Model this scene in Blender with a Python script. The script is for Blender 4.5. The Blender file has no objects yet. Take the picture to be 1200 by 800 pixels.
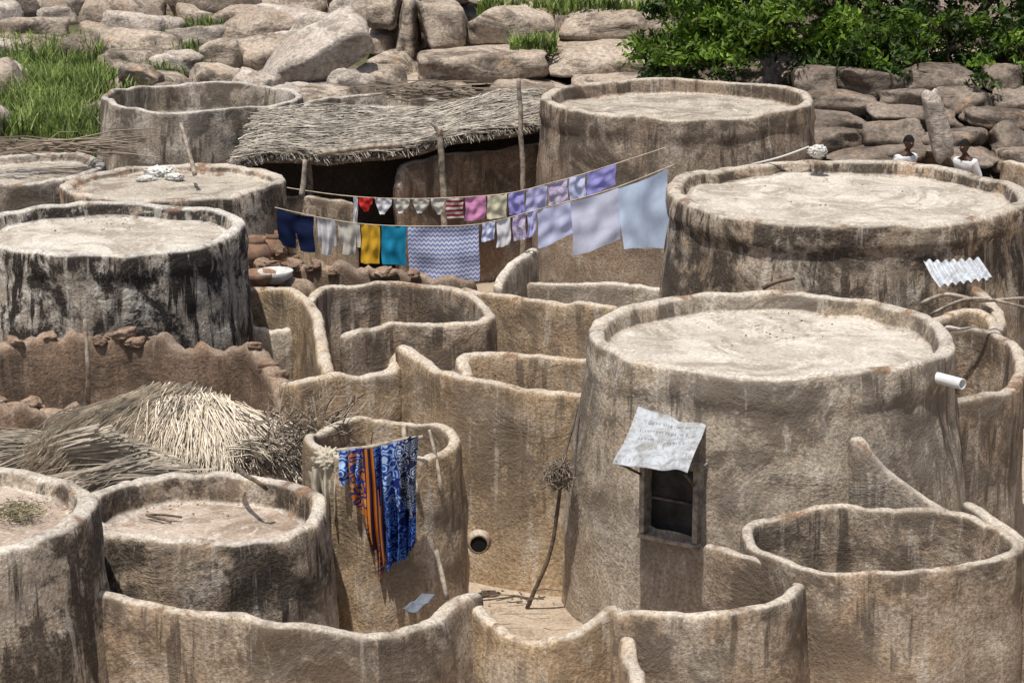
import bpy, bmesh, math, random
import numpy as np
from mathutils import Vector, noise, Euler, Matrix
random.seed(7); np.random.seed(7)
R=random.random
def U(a,b): return a+(b-a)*R()
scene=bpy.context.scene
# ---------------- camera (8 m up on a neighbouring roof, long lens) ---------------
CAM_H=8.0; PITCH=math.radians(14.3); F=2800.0
cam_d=bpy.data.cameras.new("camera"); cam=bpy.data.objects.new("camera",cam_d)
scene.collection.objects.link(cam); scene.camera=cam
cam.location=(0,0,CAM_H); cam.rotation_euler=(math.pi/2-PITCH,0,0)
cam_d.lens=84; cam_d.sensor_width=36; cam_d.clip_end=3000; cam_d.clip_start=.1
cp,sp=math.cos(PITCH),math.sin(PITCH)
# survey helpers: world coordinates from the photo's sight lines and a known height / distance
def sight(u,v):
    a=(u-600)/F; b=(400-v)/F
    return Vector((a,cp+b*sp,-sp+b*cp))
def P(u,v,z):
    d=sight(u,v); t=(z-CAM_H)/d.z
    return Vector((d.x*t,d.y*t,z))
def PD(u,v,y):
    d=sight(u,v); t=y/d.y
    return Vector((d.x*t,y,CAM_H+d.z*t))
# ---------------- light -----------------
S=Vector((-0.5,-0.86,0)).normalized(); EL=math.radians(73)
sdir=Vector((S.x*math.cos(EL),S.y*math.cos(EL),math.sin(EL)))
sl=bpy.data.lights.new("sun","SUN"); sl.energy=4.9; sl.angle=math.radians(.6); sl.color=(1,.96,.905)
so=bpy.data.objects.new("sun",sl); scene.collection.objects.link(so)
so.rotation_euler=sdir.to_track_quat('Z','Y').to_euler(); so.location=(0,0,30)
w=bpy.data.worlds.new("World"); scene.world=w; w.use_nodes=True
nt=w.node_tree; nt.nodes.clear()
sk=nt.nodes.new("ShaderNodeTexSky"); sk.sky_type='NISHITA'; sk.sun_disc=False
sk.sun_elevation=EL; sk.sun_rotation=math.atan2(S.x,S.y); sk.dust_density=3
bg=nt.nodes.new("ShaderNodeBackground"); bg.inputs[1].default_value=.11
ow=nt.nodes.new("ShaderNodeOutputWorld")
nt.links.new(sk.outputs[0],bg.inputs[0]); nt.links.new(bg.outputs[0],ow.inputs[0])
scene.view_settings.view_transform='Standard'; scene.view_settings.look='None'; scene.view_settings.exposure=0

# ---------------- node helpers -----------------
class NT:
    def __init__(s,name):
        s.m=bpy.data.materials.new(name); s.m.use_nodes=True; s.t=s.m.node_tree; s.t.nodes.clear()
        s.out=s.n("ShaderNodeOutputMaterial"); s.b=s.n("ShaderNodeBsdfPrincipled")
        s.b.inputs["Specular IOR Level"].default_value=.1
        s.b.inputs["Roughness"].default_value=.95
        s.l(s.b.outputs[0],s.out.inputs[0])
        s.tc=s.n("ShaderNodeTexCoord")
    def n(s,t): return s.t.nodes.new(t)
    def l(s,a,b): s.t.links.new(a,b)
    def put(s,v,inp):
        if hasattr(v,"is_output"): s.l(v,inp)
        elif isinstance(v,(tuple,list)): inp.default_value=tuple(v)+((1,) if len(v)==3 and len(inp.default_value)==4 else ())
        else: inp.default_value=v
    def map(s,vec,scale=(1,1,1),loc=(0,0,0)):
        m=s.n("ShaderNodeMapping"); s.l(vec,m.inputs[0]); m.inputs["Scale"].default_value=scale; m.inputs["Location"].default_value=loc
        return m.outputs[0]
    def noise(s,vec,sc,det=4,ro=.6,dist=0):
        n=s.n("ShaderNodeTexNoise"); s.l(vec,n.inputs["Vector"]); n.inputs["Scale"].default_value=sc
        n.inputs["Detail"].default_value=det; n.inputs["Roughness"].default_value=ro; n.inputs["Distortion"].default_value=dist
        return n.outputs[0]
    def vor(s,vec,sc,out=0,feature='F1'):
        n=s.n("ShaderNodeTexVoronoi"); n.feature=feature; s.l(vec,n.inputs["Vector"]); n.inputs["Scale"].default_value=sc
        return n.outputs[out]
    def ramp(s,v,a,b,c=0,d=1):
        n=s.n("ShaderNodeMapRange"); n.interpolation_type='SMOOTHSTEP'; s.put(v,n.inputs[0])
        for i,x in zip((1,2,3,4),(a,b,c,d)): n.inputs[i].default_value=x
        return n.outputs[0]
    def math(s,op,a,b=0):
        n=s.n("ShaderNodeMath"); n.operation=op; s.put(a,n.inputs[0]); s.put(b,n.inputs[1]); return n.outputs[0]
    def mix(s,f,a,b,mode='MIX'):
        n=s.n("ShaderNodeMix"); n.data_type='RGBA'; n.blend_type=mode
        s.put(f,n.inputs[0]); s.put(a,n.inputs[6]); s.put(b,n.inputs[7]); return n.outputs[2]
    def bump(s,h,st=.5,dist=.02,nrm=None):
        n=s.n("ShaderNodeBump"); n.inputs["Strength"].default_value=st; n.inputs["Distance"].default_value=dist
        s.l(h,n.inputs["Height"])
        if nrm: s.l(nrm,n.inputs["Normal"])
        return n.outputs[0]
    def sep(s,vec):
        n=s.n("ShaderNodeSeparateXYZ"); s.l(vec,n.inputs[0]); return n.outputs

def mud(name,base=(.31,.245,.18),ochre=(.34,.25,.17),light=(.52,.46,.38),dark=(.06,.048,.038),stain=1.0,z0=.1,z1=1.3,off=0,dust=.7,lightamt=.5,runamt=1.0):
    t=NT(name); co=t.map(t.tc.outputs["Object"],loc=(off,off*1.7,off*.6))
    z=t.sep(t.tc.outputs["Object"])[2]
    c=t.mix(t.ramp(t.noise(co,.8,3,.6),.38,.62),base,ochre)
    medn=t.noise(co,2.0,6,.72,.6)
    c=t.mix(t.ramp(medn,.47,.64,0,lightamt),c,light)
    gritn=t.noise(co,34,3,.7)
    # vertical rain runs + lichen blots, stronger high on the wall
    rn=t.noise(t.map(co,(1,1,.09)),6.0,4,.68)
    runs=t.ramp(rn,.50,.60)
    blot=t.ramp(t.noise(co,1.25,6,.76,.4),.45,.57)
    hm=t.ramp(z,z0,z1,.3,1)
    st=t.math('MAXIMUM',t.math('MULTIPLY',t.math('MULTIPLY',runs,runamt),t.ramp(t.noise(co,.9,3),.40,.56,.3,.95)),t.math('MULTIPLY',blot,.85))
    st=t.math('MULTIPLY',st,t.math('MULTIPLY',hm,t.ramp(gritn,.36,.58,.6,1)))
    st=t.math('MULTIPLY',st,stain*.85); st.node.use_clamp=True
    c=t.mix(st,c,dark)
    c=t.mix(t.ramp(rn,.42,.34,0,.4),c,light)
    # worn, dusty upward faces, with chips of raw red-brown mud
    g=t.n("ShaderNodeNewGeometry"); nz=t.sep(g.outputs["Normal"])[2]
    c=t.mix(t.math('MULTIPLY',t.ramp(nz,.35,.9,0,dust),t.ramp(medn,.36,.54,.35,1)),c,light)
    chip=t.math('MULTIPLY',t.ramp(nz,.25,.55),t.ramp(medn,.42,.37)); c=t.mix(t.math('MULTIPLY',chip,.85),c,(.20,.12,.075))
    c=t.mix(1.0,c,t.ramp(gritn,.3,.7,.68,1.32),'MULTIPLY')
    # sparse dark pits
    c=t.mix(t.ramp(gritn,.36,.28,0,.6),c,(.07,.055,.045))
    t.l(c,t.b.inputs["Base Color"])
    h=t.math('ADD',medn,t.math('MULTIPLY',gritn,.24))
    t.l(t.bump(h,.8,.05),t.b.inputs["Normal"])
    return t.m
def sandm(name,a,b,dk=(.2,.16,.12),sc=2.2):
    t=NT(name); co=t.tc.outputs["Object"]
    c=t.mix(t.ramp(t.noise(co,sc*.8,6,.7,.8),.40,.58),a,b)
    c=t.mix(t.ramp(t.noise(co,sc*.5,7,.75,1.5),.46,.60,0,.85),c,dk)
    c=t.mix(t.ramp(t.noise(co,sc*2.2,5,.7,2.5),.56,.62,0,.45),c,(.66,.62,.56))
    gr=t.noise(co,28,5,.8)
    c=t.mix(1.0,c,t.ramp(gr,.3,.7,.72,1.22),'MULTIPLY')
    c=t.mix(t.ramp(gr,.37,.3,0,.6),c,(.12,.1,.08))
    t.l(c,t.b.inputs["Base Color"])
    h=t.math('ADD',t.noise(co,4,5,.7),t.math('MULTIPLY',gr,.3))
    t.l(t.bump(h,.8,.05),t.b.inputs["Normal"]); return t.m
def stonem(name,a=(.30,.24,.185),b=(.45,.38,.31),dk=(.07,.057,.047),off=0,rust=.4,dkamt=.7):
    t=NT(name); co=t.map(t.tc.outputs["Object"],loc=(off,off,off))
    c=t.mix(t.ramp(t.noise(co,.9,4,.65,.5),.35,.65),a,b)
    n2=t.noise(t.map(co,(1,1,2.2)),1.1,6,.74,.5)
    c=t.mix(t.ramp(n2,.48,.60,0,dkamt),c,dk)
    c=t.mix(t.ramp(t.noise(co,1.9,4,.7),.55,.68,0,rust),c,(.40,.25,.15))
    gr=t.noise(co,12,5,.75)
    c=t.mix(1.0,c,t.ramp(gr,.3,.7,.65,1.35),'MULTIPLY')
    t.l(c,t.b.inputs["Base Color"])
    t.l(t.bump(t.math('ADD',n2,t.math('MULTIPLY',gr,.25)),.9,.10),t.b.inputs["Normal"]); return t.m
def islandm(name,cols,rough=.9,trans=0.0,noise_sc=None,spec=.1,lo=.7):
    t=NT(name); g=t.n("ShaderNodeNewGeometry"); r=t.n("ShaderNodeValToRGB")
    t.l(g.outputs["Random Per Island"],r.inputs[0]); e=r.color_ramp.elements
    while len(e)<len(cols): e.new(.5)
    for i,cc in enumerate(cols):
        e[i].position=i/(len(cols)-1); e[i].color=(*cc,1)
    c=r.outputs[0]
    if noise_sc:
        c=t.mix(1.0,c,t.ramp(t.noise(t.tc.outputs["Object"],noise_sc,3),.35,.65,lo,1.25),'MULTIPLY')
    t.l(c,t.b.inputs["Base Color"]); t.b.inputs["Roughness"].default_value=rough; t.b.inputs["Specular IOR Level"].default_value=spec
    if trans>0:
        tr=t.n("ShaderNodeBsdfTranslucent"); t.l(c,tr.inputs[0]); mx=t.n("ShaderNodeMixShader"); mx.inputs[0].default_value=trans
        t.l(t.b.outputs[0],mx.inputs[1]); t.l(tr.outputs[0],mx.inputs[2]); t.l(mx.outputs[0],t.out.inputs[0])
    return t.m
def plainm(name,col,rough=.8,nsc=8,var=.25,spec=.2,metal=0,bump=.0):
    t=NT(name); co=t.tc.outputs["Object"]
    c=t.mix(1.0,col,t.ramp(t.noise(co,nsc,4,.65),.3,.7,1-var,1+var),'MULTIPLY')
    t.l(c,t.b.inputs["Base Color"]); t.b.inputs["Roughness"].default_value=rough
    t.b.inputs["Specular IOR Level"].default_value=spec; t.b.inputs["Metallic"].default_value=metal
    if bump: t.l(t.bump(t.noise(co,nsc*3,4),bump,.01),t.b.inputs["Normal"])
    return t.m
def clothm(name,col,pattern=None,col2=(.8,.8,.8),sc=20,trans=.3,col3=None):
    t=NT(name); uv=t.tc.outputs["UV"]; c=t.mix(0.0,col,col)
    if pattern=='stripe_v':
        x=t.sep(uv)[0]; c=t.mix(t.ramp(t.math('SINE',t.math('MULTIPLY',x,sc*6.28)),-.1,.1),col,col2)
    elif pattern=='stripe_h':
        x=t.sep(uv)[1]; c=t.mix(t.ramp(t.math('SINE',t.math('MULTIPLY',x,sc*6.28)),-.1,.1),col,col2)
    elif pattern=='zig':
        s_=t.sep(uv); zz=t.math('PINGPONG',t.math('MULTIPLY',s_[0],sc),.5)
        a=t.math('SINE',t.math('MULTIPLY',t.math('ADD',t.math('MULTIPLY',s_[1],sc),zz),6.28))
        c=t.mix(t.ramp(a,-.1,.3),col,col2)
    elif pattern=='wax':
        v=t.vor(uv,sc,0); ring=t.ramp(t.math('SINE',t.math('MULTIPLY',v,26)),-.2,.3)
        c=t.mix(ring,col,col2)
        sp_=t.ramp(t.noise(uv,sc*.8,3,.5,1.2),.52,.56); c=t.mix(sp_,c,col3 or col2)
    c=t.mix(1.0,c,t.ramp(t.noise(uv,4,3,.6),.3,.7,.9,1.07),'MULTIPLY')
    t.l(c,t.b.inputs["Base Color"]); t.b.inputs["Roughness"].default_value=.9
    t.l(t.bump(t.noise(t.map(uv,(12,2,1)),1,3,.5),.3,.03),t.b.inputs["Normal"])
    tr=t.n("ShaderNodeBsdfTranslucent"); t.l(c,tr.inputs[0]); mx=t.n("ShaderNodeMixShader"); mx.inputs[0].default_value=trans
    t.l(t.b.outputs[0],mx.inputs[1]); t.l(tr.outputs[0],mx.inputs[2]); t.l(mx.outputs[0],t.out.inputs[0])
    return t.m

M_mud=mud("mud_plaster",stain=1.15); M_mud2=mud("mud_plaster_warm",base=(.36,.27,.18),ochre=(.39,.28,.17),stain=.85,off=11,lightamt=.35)
M_mud3=mud("mud_plaster_grey",base=(.29,.25,.205),ochre=(.29,.24,.185),light=(.50,.465,.41),stain=1.2,off=23)
M_mudD=mud("mud_plaster_stained",stain=1.5,z0=.8,z1=1.9,off=37,base=(.31,.255,.195),light=(.52,.465,.39))
M_mudP=mud("mud_plaster_pale",base=(.41,.35,.28),ochre=(.385,.315,.24),light=(.58,.53,.45),stain=.8,off=51)
M_mudR=mud("mud_raw_red",base=(.215,.15,.105),ochre=(.245,.17,.115),light=(.36,.285,.22),stain=.9,off=5,lightamt=.3,dust=.35)
M_mudShade=mud("mud_painted_shade",base=(.07,.055,.042),ochre=(.08,.06,.045),light=(.13,.105,.085),stain=1,off=77,dust=.3)  # near-black mud: shade under the shelter painted into the wall colour
M_roof=sandm("roof_sand",(.57,.52,.445),(.45,.40,.33),dk=(.30,.255,.20))
M_roof2=sandm("roof_sand_dark",(.46,.41,.335),(.37,.32,.255),dk=(.22,.18,.14))
M_roofp=sandm("roof_sand_pink",(.48,.395,.32),(.39,.31,.245),dk=(.25,.19,.14))
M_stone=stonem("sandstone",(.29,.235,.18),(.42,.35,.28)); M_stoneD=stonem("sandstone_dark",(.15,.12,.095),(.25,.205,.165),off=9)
M_stoneL=stonem("sandstone_pale",(.38,.325,.275),(.49,.43,.365),off=19,rust=.2,dkamt=.5)
M_brick=stonem("mud_brick",(.22,.145,.10),(.32,.23,.165),off=3,dkamt=.5,rust=.15)
M_wood=plainm("weathered_wood",(.30,.25,.195),nsc=12,var=.5,bump=.6); M_woodD=plainm("dark_wood",(.13,.10,.075),nsc=14,var=.5,bump=.6)
M_straw=islandm("straw",[(.58,.51,.40),(.42,.355,.265),(.68,.61,.50),(.33,.27,.20)],noise_sc=5,lo=.8)
M_strawG=islandm("old_straw",[(.40,.36,.30),(.28,.245,.195),(.50,.455,.385),(.18,.155,.12)],noise_sc=4)
M_strawM=islandm("mixed_straw",[(.50,.44,.35),(.34,.29,.225),(.60,.54,.44),(.24,.20,.15)],noise_sc=4)
M_twig=islandm("dry_twigs",[(.19,.155,.12),(.28,.23,.175),(.10,.08,.062)])
M_black=plainm("bore_painted_shade",(.012,.011,.01),var=.1)

# ---------------- mesh helpers -----------------
def mk(name,verts,faces,mat=None,smooth=True,parent=None,mats=None,midx=None,uv=None):
    me=bpy.data.meshes.new(name); me.from_pydata([tuple(v) for v in verts],[],faces)
    for m in (mats or ([mat] if mat else [])): me.materials.append(m)
    if midx is not None: me.polygons.foreach_set("material_index",midx)
    if smooth: me.polygons.foreach_set("use_smooth",[True]*len(me.polygons))
    if uv is not None:
        l=me.uv_layers.new(name="UVMap"); li=np.zeros(len(me.loops),dtype=np.int32); me.loops.foreach_get("vertex_index",li)
        l.data.foreach_set("uv",np.asarray(uv,dtype=np.float32)[li].ravel())
    me.update(); o=bpy.data.objects.new(name,me); scene.collection.objects.link(o)
    if parent: o.parent=parent
    return o
def empty(name):
    o=bpy.data.objects.new(name,None); scene.collection.objects.link(o); return o
def warp(p,a=1.0):
    return p+noise.noise_vector(p*.9)*.06*a+noise.noise_vector(p*2.9)*.028*a+noise.noise_vector(p*8)*.007*a+noise.noise_vector(p*21)*.004*a

def hut(name,c,rt,rb,h,mat,roofmat,rec=.22,rim=.17,lip=0.0,seg=180,hole=None,parent=None,zb=-.2,seed=0):
    prof=[]
    N=50
    for i in range(N):
        t=i/(N-1); z=zb+(h-rim/2-zb)*t
        r=rb+(rt-rb)*(t**1.15)+.03*math.sin(t*math.pi)
        if lip: r+=lip*max(0,min(1,(z-(h-.34))/.08)) 
        prof.append((r,z))
    re=prof[-1][0]
    for k in range(1,9):
        a=math.pi*k/8; prof.append((re-rim/2+math.cos(a)*rim/2,h-rim/2+(abs(math.sin(a))**.7)*rim/2*.9))
    ri=re-rim; ns=6
    for k in range(1,ns+1): prof.append((ri-.02*k/ns,h-rim/2-(rec-rim/2)*k/ns))
    kroof=len(prof)
    prof.append((ri-.07,h-rec-.015)); nr=22
    for k in range(1,nr+1): prof.append(((ri-.08)*(1-k/nr)+.001,h-rec-.02))
    V=[];Fc=[];mi=[]
    for (r,z) in prof:
        for j in range(seg):
            a=2*math.pi*j/seg
            p=Vector((c[0]+r*math.cos(a),c[1]+r*math.sin(a),z))
            if z>h-rec-.01:
                k=min(1,(z-(h-.5))/.5)
                p.z+=k*(.05*noise.noise(Vector((math.cos(a)*1.2+seed,math.sin(a)*1.2,5)))+.02*noise.noise(Vector((math.cos(a)*4+seed,math.sin(a)*4,9)))-.035*max(0,noise.noise(Vector((math.cos(a)*9+seed,math.sin(a)*9,2)))-.25))
            V.append(warp(p+Vector((seed,0,0)),1.0)-Vector((seed,0,0)))
    for i in range(len(prof)-1):
        for j in range(seg):
            if hole:
                a=2*math.pi*(j+.5)/seg; zz=(prof[i][1]+prof[i+1][1])/2
                da=(a-hole[0]+math.pi)%(2*math.pi)-math.pi
                if i<N and abs(da)<hole[1] and hole[2]<zz<hole[3]: continue
            j2=(j+1)%seg
            Fc.append((i*seg+j,i*seg+j2,(i+1)*seg+j2,(i+1)*seg+j)); mi.append(1 if i>=kroof else 0)
    return mk(name,V,Fc,mats=[mat,roofmat],midx=mi,parent=parent)

def resample(pts,step=.06,closed=False):
    out=[];n=len(pts); rng=range(n if closed else n-1)
    for i in rng:
        if closed: p0,p1,p2,p3=pts[(i-1)%n],pts[i],pts[(i+1)%n],pts[(i+2)%n]
        else: p0,p1,p2,p3=pts[max(i-1,0)],pts[i],pts[i+1],pts[min(i+2,n-1)]
        m=max(2,int((p2-p1).length/step))
        for k in range(m):
            t=k/m
            out.append(.5*((2*p1)+(p2-p0)*t+(2*p0-5*p1+4*p2-p3)*t*t+(3*p1-p0-3*p2+p3)*t**3))
    if not closed: out.append(pts[-1].copy())
    return out
def wall(name,pts,mat,w=.14,wb=.26,zb=-.15,closed=False,rough=0,step=.045,seed=0,parent=None,ns=28):
    C=resample(pts,step,closed); n=len(C); st=[]
    for i in range(n):
        a=C[(i-1)%n] if (closed or i>0) else C[i]; b=C[(i+1)%n] if (closed or i<n-1) else C[i]
        t=Vector((b.x-a.x,b.y-a.y,0)).normalized(); st.append((C[i],t,1.0))
    if not closed:
        p,t,_=st[0]; pre=[]
        for k in range(6,0,-1):
            s=k/6; e=max(.02,math.sqrt(1-s*s)); pre.append((p-t*(w*.6*s),t,e))
        p,t,_=st[-1]; post=[]
        for k in range(1,7):
            s=k/6; e=max(.02,math.sqrt(1-s*s)); post.append((p+t*(w*.6*s),t,e))
        st=pre+st+post
    V=[];Fc=[]
    for (p,t,e) in st:
        nr=Vector((-t.y,t.x,0)); zt=p.z-(1-e)*w*.5
        q0=Vector((p.x,p.y,0))
        zt+=.05*noise.noise(q0*1.7+Vector((seed,3,1)))+.014*noise.noise(q0*6)+.007*noise.noise(q0*15)
        zt-=.07*max(0,noise.noise(q0*3.1+Vector((seed,7,0)))-.3)
        if rough: zt+=rough*noise.noise(q0*4.5+Vector((seed,0,0)))+rough*.5*noise.noise(q0*13)
        sec=[]
        for k in range(ns):
            h=k/(ns-1); sec.append((wb/2+(w/2-wb/2)*h**.7,zb+(zt-w/2-zb)*h))
        for k in range(1,8):
            a=math.pi*k/8; sec.append((math.cos(a)*w/2,zt-w/2+math.sin(a)**.7*w/2))
        for k in range(ns-1,-1,-1):
            h=k/(ns-1); sec.append((-(wb/2+(w/2-wb/2)*h**.7),zb+(zt-w/2-zb)*h))
        for (o,z) in sec:
            V.append(warp(Vector((p.x+nr.x*o*e,p.y+nr.y*o*e,z)),.85))
    m=len(sec); K=len(st)
    for i in range(K if closed else K-1):
        i2=(i+1)%K
        for j in range(m-1): Fc.append((i*m+j,i*m+j+1,i2*m+j+1,i2*m+j))
    return mk(name,V,Fc,mat,parent=parent)
def W(name,uvz,mat,**k): return wall(name,[P(*q) for q in uvz],mat,**k)

def tube_geo(pts,rad,sides=7,V=None,Fc=None):
    if V is None: V=[];Fc=[]
    n=len(pts); b0=len(V)
    for i in range(n):
        a=pts[max(0,i-1)]; b=pts[min(n-1,i+1)]; t=(b-a).normalized()
        x=t.cross(Vector((0.13,.2,1))); 
        if x.length<.05: x=t.cross(Vector((1,0,0)))
        x.normalize(); y=t.cross(x); r=rad[i] if isinstance(rad,(list,tuple)) else rad
        for k in range(sides):
            an=2*math.pi*k/sides; V.append(pts[i]+x*math.cos(an)*r+y*math.sin(an)*r)
    for i in range(n-1):
        for k in range(sides):
            k2=(k+1)%sides; Fc.append((b0+i*sides+k,b0+i*sides+k2,b0+(i+1)*sides+k2,b0+(i+1)*sides+k))
    Fc.append(tuple(b0+k for k in range(sides))[::-1]); Fc.append(tuple(b0+(n-1)*sides+k for k in range(sides)))
    return V,Fc
def pole(name,pts,r,mat,parent=None,sides=8,knot=.15):
    C=resample(pts,.08); n=len(C)
    rr=[(r[0]+(r[1]-r[0])*i/(n-1))*(1+knot*noise.noise(C[i]*9)) for i in range(n)]
    C=[c+noise.noise_vector(c*2.5)*.02 for c in C]
    V,Fc=tube_geo(C,rr,sides); return mk(name,V,Fc,mat,parent=parent)

# rocks
_bm=bmesh.new(); bmesh.ops.create_cube(_bm,size=2); bmesh.ops.subdivide_edges(_bm,edges=_bm.edges[:],cuts=9,use_grid_fill=True)
_bm.verts.index_update(); RV=[v.co.copy() for v in _bm.verts]; RF=[tuple(v.index for v in f.verts) for f in _bm.faces]; _bm.free()
def rock_geo(V,Fc,c,s,rot=(0,0,0),p=4,seed=0,rough=.12):
    b=len(V); Rm=Euler(rot).to_matrix(); so=Vector((seed*3.1,seed*1.7,seed*.9)); ms=min(s)
    rs=random.Random(int(seed*1000)); cuts=[]
    if rough>.05:
        for _ in range(4):
            n=Vector((rs.uniform(-1,1),rs.uniform(-1,1),rs.uniform(-.6,1))).normalized(); cuts.append((n,rs.uniform(.72,.95)))
    for q in RV:
        d=(abs(q.x)**p+abs(q.y)**p+abs(q.z)**p)**(1/p); u=q/d
        for (n,k) in cuts:
            e=u.dot(n)-k
            if e>0: u=u-n*e*.85
        f=1+rough*noise.noise(u*1.4+so)*1.4+rough*.4*noise.noise(u*4+so)
        x=Vector((u.x*s[0]*f,u.y*s[1]*f,u.z*s[2]*f)); x=x+noise.noise_vector(x*(1.2/ms)+so)*ms*rough*.7
        V.append(Vector(c)+Rm@x)
    for f in RF: Fc.append(tuple(b+i for i in f))
def rock(name,c,s,rot=(0,0,0),p=3.2,seed=0,mat=None,rough=.12):
    V=[];Fc=[]; rock_geo(V,Fc,c,s,rot,p,seed,rough); return mk(name,V,Fc,mat)

def straws(name,segs,mat,parent=None):
    V=[];Fc=[]
    for pts,r in segs: tube_geo(pts,[r*(1-.5*i/(len(pts)-1)) for i in range(len(pts))],3,V,Fc)
    return mk(name,V,Fc,mat,smooth=False,parent=parent)
def blade(a,b,n=4,sag=.05,jit=.02):
    out=[]
    for i in range(n):
        t=i/(n-1); p=a.lerp(b,t); p.z-=sag*t*t; out.append(p+Vector((U(-1,1),U(-1,1),U(-1,1)))*jit*t)
    return out

# ---------------- ground -----------------
def sm(a,b,x):
    t=max(0,min(1,(x-a)/(b-a))); return t*t*(3-2*t)
def gz(x,y):
    z=.3*sm(39.8,43.5,y)+1.2*sm(49.5,57,y)+26*sm(62,190,y)
    if x<-5: z+=.5*sm(-5,-7.5,x)*sm(41,44,y)*(1-sm(50,56,y))
    if y>40: z+=.2*noise.noise(Vector((x*.35,y*.35,0)))*sm(40,46,y)
    if y>64: z+=4*noise.noise(Vector((x*.03,y*.03,3)))*sm(64,110,y)
    z+=.03*noise.noise(Vector((x*.8,y*.8,0)))
    return z
xs=np.concatenate([np.linspace(-900,-30,24)[:-1],np.linspace(-30,-13,18)[:-1],np.linspace(-13,13,131),np.linspace(13,30,18)[1:],np.linspace(30,900,24)[1:]])
ys=np.concatenate([np.linspace(-200,12,12)[:-1],np.linspace(12,66,271),np.linspace(66,200,50)[1:],np.linspace(200,1500,14)[1:]])
V=[Vector((x,y,gz(x,y))) for y in ys for x in xs]; nx=len(xs)
Fc=[(j*nx+i,j*nx+i+1,(j+1)*nx+i+1,(j+1)*nx+i) for j in range(len(ys)-1) for i in range(nx-1)]
t=NT("ground_earth"); co=t.tc.outputs["Object"]
c=t.mix(t.ramp(t.noise(co,.6,5,.65),.35,.65),(.50,.41,.315),(.40,.315,.23))
c=t.mix(t.ramp(t.noise(co,4,5,.7),.5,.65,0,.6),c,(.24,.19,.14))
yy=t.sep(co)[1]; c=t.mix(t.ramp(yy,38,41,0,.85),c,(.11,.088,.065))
gm=t.math('MULTIPLY',t.ramp(yy,42,46),t.ramp(t.noise(co,.5,5,.7),.48,.6,0,.8))
c=t.mix(gm,c,(.06,.08,.025))
c=t.mix(1.0,c,t.ramp(t.noise(co,30,4,.7),.25,.75,.7,1.2),'MULTIPLY')
t.l(c,t.b.inputs["Base Color"]); t.l(t.bump(t.noise(co,8,6,.7),.8,.06),t.b.inputs["Normal"])
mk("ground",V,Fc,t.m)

# ---------------- huts -----------------
def H(name,u,v,halfw,z,mat,roof,rbk=1.08,**k):
    c=P(u,v,z); d=(c-cam.location).length; r=halfw/F*d*.985
    o=hut(name,c,r,r*rbk,z,mat,roof,**k); return o,c,r
cA=P(903,387,2.6); rA=1.68
wa=math.atan2(-.85,-.56)
main=empty("mud_hut")
hut("walls_and_roof",cA,rA,1.93,2.6,mud("mud_plaster_main",stain=1.15,z0=.3,z1=2.1,off=71,base=(.355,.30,.235),ochre=(.365,.29,.21),light=(.53,.48,.405),dark=(.09,.073,.058)),M_roof,rec=.17,rim=.16,lip=.03,seg=280,hole=(wa,.155,1.13,1.74),parent=main,seed=2)
H("mud_hut",992,222,207,2.7,M_mudD,M_roof,rbk=1.07,rec=.16,rim=.2,lip=.06,seed=5)
H("mud_hut",794,112,160,2.9,mud("mud_plaster_brown",base=(.25,.195,.145),ochre=(.275,.205,.145),stain=1.2,z0=.9,z1=2.2,off=91,lightamt=.3),M_roof2,rbk=1.06,rec=.22,rim=.16,lip=.03,seed=9)
H("mud_hut",237,112,117,2.6,M_mud3,M_roof2,rbk=1.08,rec=.42,rim=.11,seed=12)
H("mud_hut",127,263,160,2.6,mud("mud_plaster_black_lichen",base=(.31,.27,.22),ochre=(.32,.265,.205),light=(.60,.56,.49),dark=(.033,.028,.025),stain=1.8,z0=.5,z1=1.6,off=130,lightamt=.85),M_roof,rbk=1.05,rec=.16,rim=.17,lip=.03,seed=15)
H("mud_hut",203,211,130,2.3,M_mudD,M_roof2,rbk=1.05,rec=.1,rim=.18,seed=18)
H("mud_hut",25,196,95,2.2,M_mud3,M_roof2,rbk=1.05,rec=.12,rim=.14,seed=21)
H("mud_hut",437,121,83,2.2,M_mud3,M_roof2,rbk=1.05,rec=.2,rim=.12,seed=24)
H("mud_hut",-58,590,170,2.2,mud("mud_plaster_mottled",base=(.36,.305,.24),ochre=(.355,.285,.21),light=(.56,.505,.43),stain=1.5,off=53),M_roofp,rbk=1.04,rec=.14,rim=.17,seed=27)
H("mud_hut",238,590,148,1.7,mud("mud_plaster_speckled",base=(.33,.265,.20),light=(.55,.495,.42),stain=1.5,z0=.3,z1=1.3,off=150),M_roofp,rbk=1.05,rec=.24,rim=.14,seed=30)
H("mud_granary",448,513,90,1.95,M_mud2,M_roof2,rbk=1.12,rec=.85,rim=.11,seed=33)
H("mud_granary",318,376,38,1.3,M_mudP,M_roof2,rbk=1.05,rec=.06,rim=.12,seed=36,seg=90)

# ---------------- enclosure walls -----------------
W("mud_wall",[(340,447,1.9),(400,438,1.9),(455,431,1.9),(468,415,2.0),(478,406,2.1),(515,430,2.05),(570,447,2.0),(630,455,2.0),(690,458,2.0)],M_mud2,seed=1,w=.14,wb=.34)
W("mud_wall",[(545,432,1.6),(543,414,1.7),(600,414,1.7),(700,420,1.7)],M_mud2,seed=2)
W("mud_enclosure",[(366,350,1.7),(385,337,1.7),(450,331,1.7),(510,333,1.7),(552,345,1.7),(571,362,1.7),(566,376,1.7),(520,380,1.7),(450,382,1.7),(406,389,1.7)],M_mud,seed=3,w=.13)
W("mud_wall",[(290,342,1.6),(335,340,1.7),(362,350,1.7),(376,385,1.65),(384,428,1.6)],M_mud2,seed=4)
W("broken_mud_wall",[(352,310,1.5),(385,306,1.6),(460,316,1.5),(545,326,1.4)],M_mudR,seed=5,rough=.1,w=.22)
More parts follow.
